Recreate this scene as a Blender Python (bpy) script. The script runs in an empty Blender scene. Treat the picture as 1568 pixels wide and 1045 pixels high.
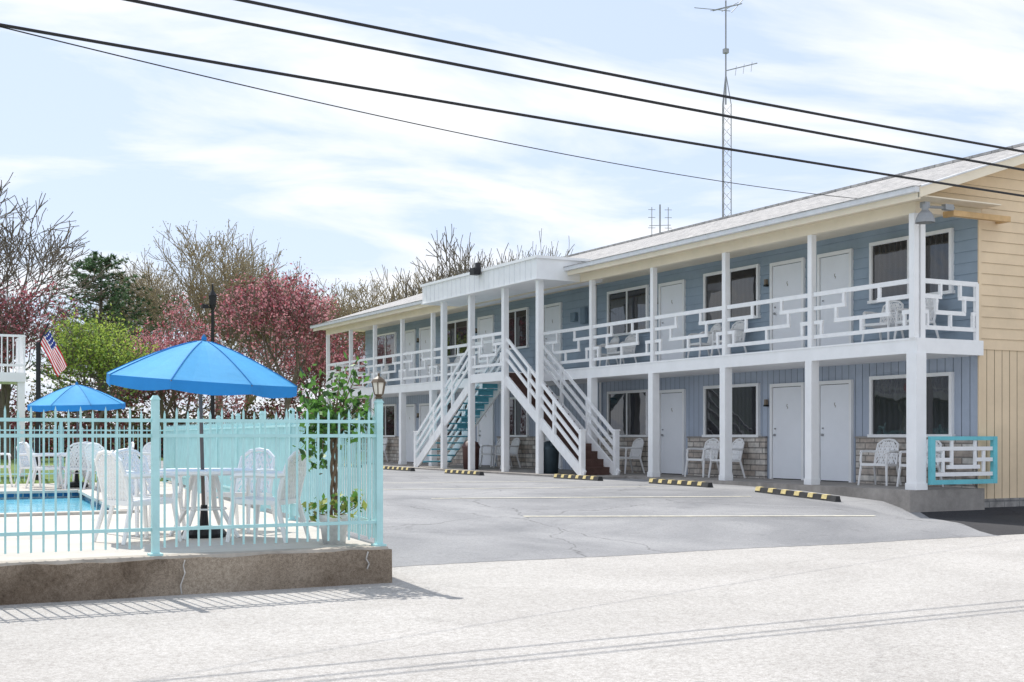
import bpy, math, random
from mathutils import Vector, Matrix
random.seed(7)
R = random.random
def U(a,b): return a+(b-a)*random.random()

# ---------------------------------------------------------------- materials
def mat(name, col, rough=.7, var=.12, scale=3., bump=0., bscale=30., col2=None, spec=.3, trans=0., stretch=None, metal=0.):
    m=bpy.data.materials.new(name); m.use_nodes=True
    nt=m.node_tree; N=nt.nodes; L=nt.links
    b=N['Principled BSDF']; b.inputs['Roughness'].default_value=rough
    b.inputs['Specular IOR Level'].default_value=spec; b.inputs['Metallic'].default_value=metal
    tc=N.new('ShaderNodeTexCoord'); src=tc.outputs['Object']
    if stretch:
        mp=N.new('ShaderNodeMapping'); mp.inputs['Scale'].default_value=stretch; L.new(src,mp.inputs[0]); src=mp.outputs[0]
    n=N.new('ShaderNodeTexNoise'); n.inputs['Scale'].default_value=scale; n.inputs['Detail'].default_value=6; n.inputs['Roughness'].default_value=.65
    L.new(src,n.inputs['Vector'])
    r=N.new('ShaderNodeValToRGB'); r.color_ramp.elements[0].position=.32; r.color_ramp.elements[1].position=.68
    c2=col2 or tuple(min(1,c*(1+var)) for c in col)
    c1=col if col2 else tuple(c*(1-var) for c in col)
    r.color_ramp.elements[0].color=(*c1,1); r.color_ramp.elements[1].color=(*c2,1)
    L.new(n.outputs['Fac'],r.inputs[0]); L.new(r.outputs[0],b.inputs['Base Color'])
    if bump>0:
        n2=N.new('ShaderNodeTexNoise'); n2.inputs['Scale'].default_value=bscale; n2.inputs['Detail'].default_value=4; L.new(src,n2.inputs['Vector'])
        bp=N.new('ShaderNodeBump'); bp.inputs['Strength'].default_value=bump; bp.inputs['Distance'].default_value=.02
        L.new(n2.outputs['Fac'],bp.inputs['Height']); L.new(bp.outputs[0],b.inputs['Normal'])
    if trans>0:
        t=N.new('ShaderNodeBsdfTranslucent'); L.new(r.outputs[0],t.inputs['Color'])
        mx=N.new('ShaderNodeMixShader'); mx.inputs[0].default_value=trans
        L.new(b.outputs[0],mx.inputs[1]); L.new(t.outputs[0],mx.inputs[2]); L.new(mx.outputs[0],N['Material Output'].inputs[0])
    return m

def pavement(name, base, light, dark, speck, crack=.5, cscale=.14, lf=(.35,.65)):
    m=bpy.data.materials.new(name); m.use_nodes=True
    nt=m.node_tree; N=nt.nodes; L=nt.links; b=N['Principled BSDF']; b.inputs['Roughness'].default_value=.85
    b.inputs['Specular IOR Level'].default_value=.25
    tc=N.new('ShaderNodeTexCoord'); P=tc.outputs['Object']
    def noise(s,d=5,ro=.6,dist=0):
        n=N.new('ShaderNodeTexNoise'); n.inputs['Scale'].default_value=s; n.inputs['Detail'].default_value=d
        n.inputs['Roughness'].default_value=ro; n.inputs['Distortion'].default_value=dist; L.new(P,n.inputs['Vector']); return n.outputs['Fac']
    def ramp(f,a,b_,ca,cb):
        r=N.new('ShaderNodeValToRGB'); e=r.color_ramp.elements; e[0].position=a; e[1].position=b_; e[0].color=(*ca,1); e[1].color=(*cb,1); L.new(f,r.inputs[0]); return r.outputs[0]
    def mul(a,b_,f=1):
        x=N.new('ShaderNodeMixRGB'); x.blend_type='MULTIPLY'; x.inputs[0].default_value=f; L.new(a,x.inputs[1]); L.new(b_,x.inputs[2]); return x.outputs[0]
    c=ramp(noise(.35,6,.6,.8),lf[0],lf[1],base,light)
    c=mul(c,ramp(noise(28,4,.85),.38,.58,speck,(1,1,1)))
    c=mul(c,ramp(noise(110,2,.8),.36,.58,speck,(1,1,1)))
    c=mul(c,ramp(noise(1.3,5,.7,1.5),.28,.42,dark,(1,1,1)))
    c=mul(c,ramp(noise(5,3,.6,.5),.24,.30,dark,(1,1,1)))
    v=N.new('ShaderNodeTexVoronoi'); v.feature='DISTANCE_TO_EDGE'; v.inputs['Scale'].default_value=cscale
    mixv=N.new('ShaderNodeMixRGB'); n3=N.new('ShaderNodeTexNoise'); n3.inputs['Scale'].default_value=1.1; n3.inputs['Detail'].default_value=7
    L.new(P,n3.inputs['Vector']); L.new(P,mixv.inputs[1]); L.new(n3.outputs['Color'],mixv.inputs[2]); mixv.blend_type='ADD'
    mixv.inputs[0].default_value=1.6
    L.new(mixv.outputs[0],v.inputs['Vector'])
    c=mul(c,ramp(v.outputs['Distance'],.0,.0035,(1-crack,)*3,(1,1,1)))
    L.new(c,b.inputs['Base Color'])
    bp=N.new('ShaderNodeBump'); bp.inputs['Strength'].default_value=.45; bp.inputs['Distance'].default_value=.012
    L.new(noise(60,4,.85),bp.inputs['Height']); L.new(bp.outputs[0],b.inputs['Normal'])
    return m

M={}
M['white']=mat('white_paint',(.87,.875,.88),.5,.04,2.5,.05,20)
M['rail']=mat('white_rail_paint',(.86,.865,.87),.5,.05,6)
M['door']=mat('door_paint',(.83,.85,.89),.45,.03,1.5)
M['blue']=mat('blue_lap_siding',(.31,.385,.465),.6,.10,1.2,.05,40)
M['blue2']=mat('blue_board_siding',(.41,.465,.56),.6,.09,1.2,.05,40)
M['groove']=mat('groove',(.14,.18,.23),.8,.05)
M['tan']=mat('tan_siding',(.76,.60,.41),.6,.08,1.3,.05,40)
M['cream']=mat('cream_soffit',(.84,.75,.60),.6,.05,1.5)
M['orange']=mat('wood_beam',(.60,.40,.20),.7,.15,4)
M['conc']=mat('porch_concrete',(.30,.28,.26),.9,.25,2.5,.3,30)
M['teal']=mat('turquoise_paint',(.43,.70,.71),.5,.08,5)
M['tealdeep']=mat('deep_turquoise_paint',(.12,.40,.50),.5,.14,3)
M['brown']=mat('brown_tread',(.10,.055,.045),.7,.25,5)
M['black']=mat('black_metal',(.02,.02,.022),.5,.1)
M['grey']=mat('galvanised_metal',(.32,.33,.34),.5,.1,metal=.4)
M['plastic']=mat('white_resin',(.84,.84,.84),.4,.03,3,spec=.4)

def brickish(name, c1,c2,mortar,scale,axis='YZ',bw=.5,rh=.25,bump=.5):
    m=bpy.data.materials.new(name); m.use_nodes=True; N=m.node_tree.nodes; L=m.node_tree.links; b=N['Principled BSDF']
    b.inputs['Roughness'].default_value=.85; b.inputs['Specular IOR Level'].default_value=.2
    tc=N.new('ShaderNodeTexCoord'); s=N.new('ShaderNodeSeparateXYZ'); c=N.new('ShaderNodeCombineXYZ'); L.new(tc.outputs['Object'],s.inputs[0])
    L.new(s.outputs[axis[0]],c.inputs[0]); L.new(s.outputs[axis[1]],c.inputs[1])
    t=N.new('ShaderNodeTexBrick'); t.inputs['Scale'].default_value=scale; t.inputs['Color1'].default_value=(*c1,1); t.inputs['Color2'].default_value=(*c2,1)
    t.inputs['Mortar'].default_value=(*mortar,1); t.inputs['Mortar Size'].default_value=.015; t.inputs['Brick Width'].default_value=bw; t.inputs['Row Height'].default_value=rh
    t.inputs['Bias'].default_value=0.; t.offset=.37; t.squash=1.6; t.squash_frequency=3
    L.new(c.outputs[0],t.inputs['Vector'])
    n=N.new('ShaderNodeTexNoise'); n.inputs['Scale'].default_value=7; n.inputs['Detail'].default_value=6; L.new(tc.outputs['Object'],n.inputs['Vector'])
    r=N.new('ShaderNodeValToRGB'); r.color_ramp.elements[0].position=.3; r.color_ramp.elements[1].position=.7; r.color_ramp.elements[0].color=(.65,.65,.65,1); r.color_ramp.elements[1].color=(1.2,1.18,1.15,1)
    L.new(n.outputs['Fac'],r.inputs[0])
    x=N.new('ShaderNodeMixRGB'); x.blend_type='MULTIPLY'; x.inputs[0].default_value=1; L.new(t.outputs['Color'],x.inputs[1]); L.new(r.outputs[0],x.inputs[2])
    L.new(x.outputs[0],b.inputs['Base Color'])
    bp=N.new('ShaderNodeBump'); bp.inputs['Strength'].default_value=bump; bp.inputs['Distance'].default_value=.015; bp.invert=True
    L.new(t.outputs['Fac'],bp.inputs['Height']); L.new(bp.outputs[0],b.inputs['Normal'])
    return m
M['stone']=brickish('stone_veneer',(.46,.39,.34),(.68,.65,.61),(.28,.26,.24),1.,'YZ',.42,.13)
M['shingle']=brickish('asphalt_shingles',(.36,.36,.37),(.47,.465,.465),(.25,.25,.25),1.,'YX',.33,.14)
M['block']=brickish('concrete_block',(.27,.26,.25),(.32,.31,.30),(.2,.2,.2),1.,'XZ',.4,.2)

def glassmat():
    m=bpy.data.materials.new('window_glass'); m.use_nodes=True; N=m.node_tree.nodes; L=m.node_tree.links; b=N['Principled BSDF']
    tc=N.new('ShaderNodeTexCoord'); w=N.new('ShaderNodeTexWave'); w.wave_type='BANDS'; w.bands_direction='Y'; w.inputs['Scale'].default_value=2.1; w.inputs['Distortion'].default_value=2.5; w.inputs['Detail'].default_value=3
    L.new(tc.outputs['Object'],w.inputs['Vector'])
    n=N.new('ShaderNodeTexNoise'); n.inputs['Scale'].default_value=.7; L.new(tc.outputs['Object'],n.inputs['Vector'])
    mm=N.new('ShaderNodeMath'); mm.operation='MULTIPLY'; L.new(w.outputs['Fac'],mm.inputs[0]); L.new(n.outputs['Fac'],mm.inputs[1])
    r=N.new('ShaderNodeValToRGB'); r.color_ramp.elements[0].color=(.012,.013,.016,1); r.color_ramp.elements[1].color=(.045,.047,.055,1); L.new(mm.outputs[0],r.inputs[0])
    L.new(r.outputs[0],b.inputs['Base Color']); b.inputs['Roughness'].default_value=.02; b.inputs['Specular IOR Level'].default_value=.9
    n2=N.new('ShaderNodeTexNoise'); n2.inputs['Scale'].default_value=1.6; L.new(tc.outputs['Object'],n2.inputs['Vector'])
    bp=N.new('ShaderNodeBump'); bp.inputs['Strength'].default_value=.08; bp.inputs['Distance'].default_value=.05; L.new(n2.outputs['Fac'],bp.inputs['Height']); L.new(bp.outputs[0],b.inputs['Normal'])
    return m
M['glass']=glassmat()

# ---------------------------------------------------------------- mesh builder
class MB:
    def __init__(s): s.v=[]; s.f=[]; s.m=[]
    def quad(s,a,b,c,d,m=0):
        i=len(s.v); s.v+= [tuple(a),tuple(b),tuple(c),tuple(d)]; s.f.append((i,i+1,i+2,i+3)); s.m.append(m)
    def tri(s,a,b,c,m=0):
        i=len(s.v); s.v+= [tuple(a),tuple(b),tuple(c)]; s.f.append((i,i+1,i+2)); s.m.append(m)
    def hexa(s,p,m=0):
        i=len(s.v); s.v+=[tuple(q) for q in p]
        for f in ((0,3,2,1),(4,5,6,7),(0,1,5,4),(1,2,6,5),(2,3,7,6),(3,0,4,7)):
            s.f.append(tuple(i+k for k in f)); s.m.append(m)
    def box(s,x0,y0,z0,x1,y1,z1,m=0):
        s.hexa([(x0,y0,z0),(x1,y0,z0),(x1,y1,z0),(x0,y1,z0),(x0,y0,z1),(x1,y0,z1),(x1,y1,z1),(x0,y1,z1)],m)
    def beam(s,p,q,w,h,m=0):
        p=Vector(p); q=Vector(q); d=(q-p)
        if d.length<1e-6: return
        d.normalize(); up=Vector((0,0,1)) if abs(d.z)<.98 else Vector((0,1,0))
        a=d.cross(up).normalized()*(w/2); b=a.cross(d).normalized()*(h/2)
        s.hexa([p-a-b,p+a-b,q+a-b,q-a-b,p-a+b,p+a+b,q+a+b,q-a+b],m)
    def tube(s,pts,rad,n=6,m=0,cap=True):
        pts=[Vector(p) for p in pts]; i0=len(s.v); ref=None
        for k,p in enumerate(pts):
            d=(pts[min(k+1,len(pts)-1)]-pts[max(k-1,0)])
            d=d.normalized() if d.length>1e-9 else Vector((0,0,1))
            if ref is None: ref=Vector((1,0,0)) if abs(d.x)<.8 else Vector((0,1,0))
            a=(ref-d*ref.dot(d)).normalized(); ref=a; b=d.cross(a)
            r=rad[k] if isinstance(rad,(list,tuple)) else rad
            for j in range(n):
                t=2*math.pi*j/n; s.v.append(tuple(p+a*(r*math.cos(t))+b*(r*math.sin(t))))
        for k in range(len(pts)-1):
            for j in range(n):
                a0=i0+k*n+j; a1=i0+k*n+(j+1)%n
                s.f.append((a0,a1,a1+n,a0+n)); s.m.append(m)
        if cap and n>2:
            s.f.append(tuple(i0+j for j in reversed(range(n)))); s.m.append(m)
            e=i0+(len(pts)-1)*n; s.f.append(tuple(e+j for j in range(n))); s.m.append(m)
    def lathe(s,c,prof,n=16,m=0):
        c=Vector(c); i0=len(s.v)
        for r,z in prof:
            for j in range(n):
                t=2*math.pi*j/n; s.v.append((c.x+r*math.cos(t),c.y+r*math.sin(t),c.z+z))
        for k in range(len(prof)-1):
            for j in range(n):
                a0=i0+k*n+j; a1=i0+k*n+(j+1)%n; s.f.append((a0,a1,a1+n,a0+n)); s.m.append(m)
    def mesh(s,name,mats,smooth=False):
        me=bpy.data.meshes.new(name); me.from_pydata(s.v,[],s.f)
        for mm in mats: me.materials.append(mm)
        me.polygons.foreach_set('material_index',s.m)
        if smooth: me.polygons.foreach_set('use_smooth',[True]*len(s.f))
        me.update(); return me
    def obj(s,name,mats,parent=None,smooth=False,loc=None,rot=0):
        o=bpy.data.objects.new(name,s.mesh(name,mats,smooth)); bpy.context.collection.objects.link(o)
        if parent: o.parent=parent
        if loc: o.location=loc
        o.rotation_euler[2]=rot
        return o
def empty(name,loc=(0,0,0)):
    e=bpy.data.objects.new(name,None); e.location=loc; bpy.context.collection.objects.link(e); return e
def inst(me,name,loc,rot=0,scale=1):
    o=bpy.data.objects.new(name,me); o.location=loc; o.rotation_euler[2]=rot; o.scale=(scale,)*3; bpy.context.collection.objects.link(o); return o

# ---------------------------------------------------------------- terrain heights
KEY=[(13.2,-1.45),(15.5,-1.29),(17.4,-1.16),(19.5,-1.06),(21,-1.03),(24,-1.01),(30,-1.0),(60,-.98)]
def base(Y):
    if Y<=KEY[0][0]: return KEY[0][1]
    for (a,za),(b,zb) in zip(KEY,KEY[1:]):
        if Y<=b: return za+(zb-za)*(Y-a)/(b-a)
    return KEY[-1][1]
def sm(t): t=max(0,min(1,t)); return t*t*(3-2*t)
def zl(X,Y):
    z=base(Y); w=sm((X-15.0)/1.7)*sm((17.1-Y)/.8)
    return z*(1-w)+(-1.43)*w
def grid(name,xs_of,ys,nx,zf,m):
    mb=MB(); n=nx+1
    for y in ys:
        x0,x1=xs_of(y)
        for i in range(n):
            x=x0+(x1-x0)*i/nx; mb.v.append((x,y,zf(x,y)))
    for j in range(len(ys)-1):
        for i in range(nx):
            a=j*n+i; mb.f.append((a,a+1,a+1+n,a+n)); mb.m.append(0)
    return mb.obj(name,[m],smooth=True)

grass=mat('grass',(.08,.13,.03),.95,.3,.6,.6,25,col2=(.17,.24,.06))
gx=[-1500,-300,-60,-15,8,9.2,12,16,26,60,300,1500]; gy=[-1500,-100,11,13.2,15.5,17.4,19.5,21,24,30,31.6,33,40,60,150,1500]
g=MB()
for y in gy:
    for x in gx:
        z=-1.56 if ((x<=8 and y<=31.6) or y<=13.2 or (x>=16 and y<=17.4)) else base(y)-.05
        g.v.append((x,y,z))
nx=len(gx)
for j in range(len(gy)-1):
    for i in range(nx-1):
        a=j*nx+i; g.f.append((a,a+1,a+1+nx,a+nx)); g.m.append(0)
g.obj('ground',[grass])

street=pavement('street_concrete',(.485,.472,.455),(.58,.568,.55),(.86,.86,.86),(.70,.685,.67),.12)
lotm=pavement('lot_asphalt',(.235,.24,.252),(.36,.362,.37),(.76,.76,.77),(.82,.82,.82),.40,.17,(.36,.62))
drv=pavement('driveway_asphalt',(.045,.045,.05),(.06,.06,.065),(.8,.8,.8),(.7,.7,.7),.3)
YS=[13.2+ .45*i for i in range(0,88)]
def xl(y): return 4.93+(y-11.74)*.1174+.0
def xb(y):
    if y<16.9: return 15.0+2.0*sm((y-13.2)/3.6)**.8
    return 17.2
grid('street',lambda y:(-80,90),[-40,-20,-5,3,8,11,13.2],40,lambda x,y:-1.45,street)
grid('parking_lot',lambda y:(xl(y),xb(y)),YS,46,zl,lotm)
YD=[y for y in YS if y<=17.0]
grid('driveway',lambda y:(xb(y),40),YD,60,lambda x,y:zl(x,y),drv)
random.seed(4); mb=MB(); N_=160; pr=None
for i in range(N_+1):
    x=5.0+10*i/N_; o=.06+.05*math.sin(x*1.7)+U(-.015,.03); cur=(x,13.2-o)
    if pr: mb.quad((pr[0],pr[1],-1.447),(cur[0],cur[1],-1.447),(cur[0],13.22,-1.444),(pr[0],13.22,-1.444))
    pr=cur
mb.obj('asphalt_edge',[lotm])
yel=mat('faded_line_paint',(.45,.44,.41),.8,.12,9,col2=(.78,.74,.58))
for (x0,y0,x1,y1) in [(9.1,16.8,14.85,15.5),(8.9,19.7,14.8,18.6),(9.2,22.7,14.8,21.6),(9.6,25.7,14.8,24.7)]:
    mb=MB(); d=Vector((x1-x0,y1-y0,0)).normalized(); nrm=Vector((-d.y,d.x,0))*.045; N=24
    for i in range(N):
        a=Vector((x0+(x1-x0)*i/N,y0+(y1-y0)*i/N,0)); b=Vector((x0+(x1-x0)*(i+1)/N,y0+(y1-y0)*(i+1)/N,0))
        q=[a-nrm,b-nrm,b+nrm,a+nrm]
        for p in q: p.z=zl(p.x,p.y)+.007
        mb.quad(*q)
    mb.obj('parking_line',[yel])
ws_b=mat('wheel_stop_black',(.05,.05,.05),.8,.3,8); ws_y=mat('wheel_stop_yellow',(.66,.54,.25),.7,.2,12)
for (x0,y0,x1,y1) in [(15.75,17.35,15.6,19.4),(15.6,20.9,15.6,23.0),(15.3,24.6,15.3,26.6) ,(14.6,29.2,14.6,31.3),(14.6,33.6,14.6,35.7),(14.7,38,14.7,40),(14.8,42,14.8,44)]:
    mb=MB(); L_=Vector((x1-x0,y1-y0,0)); cuts=[0]
    for k in range(6): cuts+= [k/6+.105,(k+1)/6]
    d=L_.normalized(); s=Vector((-d.y,d.x,0))
    for i,(t0,t1) in enumerate(zip(cuts,cuts[1:])):
        A=Vector((x0,y0,0))+L_*t0; B=Vector((x0,y0,0))+L_*t1
        za=zl(A.x,A.y)-.01; zb_=zl(B.x,B.y)-.01
        P=[A-s*.08,A+s*.08,B+s*.08,B-s*.08]; T=[A-s*.045,A+s*.045,B+s*.045,B-s*.045]; zz=[za,za,zb_,zb_]
        mb.hexa([(p.x,p.y,z) for p,z in zip(P,zz)]+[(p.x,p.y,z+.11) for p,z in zip(T,zz)],0)
        if i%2:
            P=[A-s*.05,A+s*.073,B+s*.073,B-s*.05]; T=[A-s*.05,A+s*.048,B+s*.048,B-s*.05]
            mb.hexa([(p.x,p.y,z+.04) for p,z in zip(P,zz)]+[(p.x,p.y,z+.114) for p,z in zip(T,zz)],1)
    mb.obj('wheel_stop',[ws_b,ws_y])

# ---------------------------------------------------------------- motel
motel=empty('motel_building',(0,0,0))
XP,XW=17.0,18.56; Y0,Y1=16.72,47.4; ZF,ZD=-.95,1.75
mb=MB(); y=Y0
while y<Y1:
    e=min(y+.2,Y1); mb.quad((XW,e,ZF),(XW,y+.012,ZF),(XW,y+.012,1.5),(XW,e,1.5),0); mb.quad((XW+.012,y+.012,ZF),(XW+.012,y,ZF),(XW+.012,y,1.5),(XW+.012,y+.012,1.5),1); y+=.2
z=ZD
while z<4.2:
    t=min(z+.21,4.22); mb.quad((XW-.016,Y1,z),(XW-.016,Y0,z),(XW,Y0,t),(XW,Y1,t),2); mb.quad((XW-.016,Y0,z),(XW-.016,Y1,z),(XW,Y1,z),(XW,Y0,z),1); z+=.21
mb.box(XW+.02,Y0+.02,-1.5,XW+.1,Y1-.02,4.2,1)
mb.obj('front_wall',[M['blue2'],M['groove'],M['blue']],motel)
mb=MB(); mb.box(XW-.03,Y0-.028,ZF-.3,XW+.04,Y0-.0,4.2,0); mb.obj('corner_board',[M['tan']],motel)
XR=24.6; RX,RZ,EX,EZ=21.6,5.98,16.55,4.33
mb=MB(); x=XW
while x<XR:
    e=min(x+.2,XR); mb.quad((x+.012,Y0,-1.15),(e,Y0,-1.15),(e,Y0,1.6),(x+.012,Y0,1.6),0); mb.quad((x,Y0+.012,-1.15),(x+.012,Y0+.012,-1.15),(x+.012,Y0+.012,1.6),(x,Y0+.012,1.6),1); x+=.2
z=1.6
def xl_at(z): return max(EX+.1, EX+(z+.12-EZ)*(RX-EX)/(RZ-EZ))
def xr_at(z): return min(XR, 2*RX-xl_at(z)) 
while z<RZ-.15:
    t=z+.2; a0=XW if z<4.05 else max(16.85,xl_at(z)); a1=XW if t<=4.05 else max(16.85,xl_at(t))
    if z<4.05<t: a1=a0
    b0=xr_at(z); b1=xr_at(t)
    if a1>=b1: a1=b1=(a1+b1)/2
    mb.quad((a0,Y0-.018,z),(b0,Y0-.018,z),(b1,Y0-.002,t),(a1,Y0-.002,t),0)
    mb.quad((a0,Y0-.018,z),(a0,Y0,z),(b0,Y0,z),(b0,Y0-.018,z),1)
    z=t
mb.box(XW+.02,Y0+.02,-1.5,XR,Y0+.1,4.3,1)
mb.box(XW,Y0-.03,-1.5,XR,Y0+.03,-1.15,2)
mb.box(XR,Y0,-1.5,XR+.1,Y1,4.3,0)
mb.quad((XW,Y1,-1.5),(XR,Y1,-1.5),(XR,Y1,4.3),(XW,Y1,4.3),0)
mb.tri((EX,Y1,EZ-.1),(2*RX-EX,Y1,EZ-.1),(RX,Y1,RZ-.1),0)
mb.obj('end_wall',[M['tan'],mat('tan_shadow_gap',(.22,.16,.09),.8),M['block']],motel)
mb=MB(); ya,yb=16.2,47.9; OX=2*RX-EX
mb.quad((EX,yb,EZ),(EX,ya,EZ),(RX,ya,RZ),(RX,yb,RZ),0); mb.quad((RX,yb,RZ),(RX,ya,RZ),(OX,ya,EZ),(OX,yb,EZ),0)
mb.box(RX-.12,ya,RZ-.03,RX+.12,yb,RZ+.025,0)
mb.obj('roof_shingles',[M['shingle']],motel)
mb=MB()
for (xa,za,xc,zc) in [(EX,EZ,RX,RZ),(RX,RZ,OX,EZ)]:
    for yy in (ya,yb-.03):
        mb.hexa([(xa,yy-.02,za-.2),(xc,yy-.02,zc-.2),(xc,yy+.03,zc-.2),(xa,yy+.03,za-.2),(xa,yy-.02,za-.015),(xc,yy-.02,zc-.015),(xc,yy+.03,zc-.015),(xa,yy+.03,za-.015)],0)
    mb.quad((xa,ya,za-.12),(xa,yb,za-.12),(xc,yb,zc-.12),(xc,ya,zc-.12),0)
mb.box(EX+.032,ya+.05,4.17,XW+.05,yb-.05,4.19,0)
mb.box(EX,ya+.01,EZ-.22,EX+.03,yb-.01,EZ-.012,0)
mb.box(XP-.07,Y0-.05,3.96,XP+.07,Y1+.05,4.168,0)
mb.box(XP+.07,Y0-.05,3.98,XW+.0,Y0+.03,4.168,0)
mb.obj('soffit',[M['cream']],motel)
mb=MB(); mb.box(EX-.11,ya,EZ-.11,EX-.002,yb,EZ-.015,0)
mb.tube([(EX-.02,ya-.06,EZ-.02),(RX,ya-.06,RZ-.02)],.02,5,0)
mb.box(EX-.13,ya,EZ-.018,EX-.0,yb,EZ-.006,1)
mb.obj('gutter',[mat('gutter_white',(.70,.71,.73),.45,.08,4),M['shingle']],motel)
mb=MB(); mb.box(17.6,Y0-.3,3.93,19.05,Y0-.2,4.03,0); mb.box(18.97,Y0-.2,3.93,19.05,Y0-.02,4.03,0); mb.box(17.6,Y0-.2,3.93,17.68,Y0-.05,4.03,0); mb.obj('wood_header',[M['orange']],motel)
mb=MB(); mb.box(XP-.08,Y0-.1,ZD-.27,XW+.01,Y1+.1,ZD,0); mb.box(15.85,30.4,ZD-.25,XP-.081,32.45,ZD-.01,0)
mb.box(XP-.095,Y0-.115,ZD-.03,XP-.08,Y1+.1,ZD+.004,0)
mb.obj('balcony_floor',[M['white']],motel)
mb=MB(); mb.box(16.72,Y0-.12,-1.55,XW+.015,Y1+.2,ZF,0); mb.box(15.6,25.7,-1.5,16.719,37,ZF-.004,0)
mb.obj('porch_slab',[M['conc']],motel)
ys1=[16.72,19.47,22.22,24.97,27.72,30.4,32.5,34.7,37.5,40,42.5,44.9,47.4]
mb=MB()
for i,y in enumerate(ys1):
    w=.095 if i else .12
    mb.box(XP-w,y-w,ZF,XP+w,y+w,ZD-.27,0)
    mb.box(XP-w-.015,y-w-.015,ZF,XP+w+.015,y+w+.015,ZF+.12,0)
    if i: mb.box(XP-.06,y-.06,ZD,XP+.06,y+.06,3.96,0)
    else:
        mb.box(XP-.12,y-.07,ZD,XP-.01,y+.06,3.96,0); mb.box(XP+.04,y-.07,ZD,XP+.15,y+.06,3.96,0)
XC=15.9
for y in [28.5,30.4,32.45,34.3]:
    mb.box(XC-.075,y-.075,ZF,XC+.075,y+.075,3.99,0)
mb.obj('posts',[M['white']],motel)
mb=MB(); mb.box(15.65,28.2,4.0,17.6,35.3,4.5,0); mb.box(15.60,28.15,4.5,17.7,35.35,4.57,0); mb.box(15.62,28.17,3.97,16.9,35.33,3.999,0)
for k in range(1,24):
    yy=28.2+7.1*k/24; mb.box(15.643,yy-.005,4.0,15.65,yy+.005,4.5,1)
mb.obj('entrance_canopy',[M['white'],mat('seam_grey',(.68,.69,.71),.6)],motel)
def railing(mb,p,q,z,m=0):
    p=Vector((p[0],p[1],0)); q=Vector((q[0],q[1],0)); d=q-p; Ln=d.length; d.normalize()
    def at(s,h): v=p+d*s; return (v.x,v.y,z+h)
    mb.beam(at(0,1.03),at(Ln,1.03),.05,.085,m)
    mb.beam(at(0,.20),at(Ln,.20),.04,.075,m)
    u=Ln/max(1,round(Ln/2.75)); nb=round(Ln/u)
    for b in range(nb):
        o=b*u
        mb.beam(at(o+.0*u,.76),at(o+.34*u,.76),.04,.075,m); mb.beam(at(o+.66*u,.76),at(o+u,.76),.04,.075,m)
        mb.beam(at(o+.22*u,.48),at(o+.78*u,.48),.04,.075,m); mb.beam(at(o,.48),at(o+.10*u,.48),.04,.075,m); mb.beam(at(o+.9*u,.48),at(o+u,.48),.04,.075,m)
        for s,a,c in ((.24,.50,.74),(.32,.78,1.0),(.68,.78,1.0),(.76,.50,.74),(.08,.22,.46),(.92,.22,.46),(.5,.22,.46)):
            mb.beam(at(o+s*u,a),at(o+s*u,c),.042,.065,m)
mb=MB()
for a,b in zip(ys1,ys1[1:]):
    if a==30.4: continue
    railing(mb,(XP,a+.07),(XP,b-.07),ZD)
railing(mb,(XP+.15,Y0),(XW-.05,Y0),ZD); railing(mb,(XP+.1,Y1),(XW,Y1),ZD)
railing(mb,(XC,30.48),(XC,32.37),ZD)
mb.beam((XW-.07,Y0-.0,ZD),(XW-.07,Y0,ZD+1.05),.07,.07)
mb.obj('balcony_railing',[M['rail']],motel)
mb=MB(); a,b=XP+.16,XP+1.82; yy=Y0-.16
mb.box(a,yy-.04,-.86,a+.1,yy+.04,-.0,1); mb.box(b-.1,yy-.04,-.86,b,yy+.04,-.0,1)
mb.box(a+.1,yy-.035,-.86,b-.1,yy+.035,-.78,1); mb.box(a+.1,yy-.035,-.07,b-.1,yy+.035,-.0,1)
for z,(s,e) in ((-.22,(0,1)),(-.42,(.0,.3)),(-.42,(.7,1)),(-.55,(.22,.78)),(-.68,(0,1))):
    mb.box(a+.1+(b-a-.2)*s,yy-.02,z-.035,a+.1+(b-a-.2)*e,yy+.02,z+.035,0)
for s in (.15,.85): mb.box(a+.1+(b-a-.2)*s-.03,yy-.018,-.64,a+.1+(b-a-.2)*s+.03,yy+.018,-.26,0)
for s in (.3,.7): mb.box(a+.1+(b-a-.2)*s-.03,yy-.017,-.52,a+.1+(b-a-.2)*s+.03,yy+.017,-.07,0)
mb.obj('porch_end_railing',[M['rail'],mat('bright_turquoise',(.16,.55,.62),.5,.1)],motel)
mb=MB()
for a,b in [(16.76,19.85),(22.75,25.7),(27.1,30.3),(33,35.9),(37.6,40.5),(43.6,47.3)]:
    mb.box(XW-.06,a,ZF,XW-.0,b,-.04,0); mb.box(XW-.085,a-.01,-.04,XW,b+.01,.0,1)
mb.obj('stone_veneer',[M['stone'],M['conc']],motel)
wins=[(17.3,19.46),(22.98,25.05),(27.45,29.4),(33.9,35.5),(38.0,40.0),(44.2,46.2)]
doors=[(19.98,21.02),(21.45,22.58),(25.85,26.95),(31.9,32.95),(36.2,37.3),(41.0,42.0),(42.4,43.4)]
fr=MB(); gl=MB(); dr=MB(); kn=MB()
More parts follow.
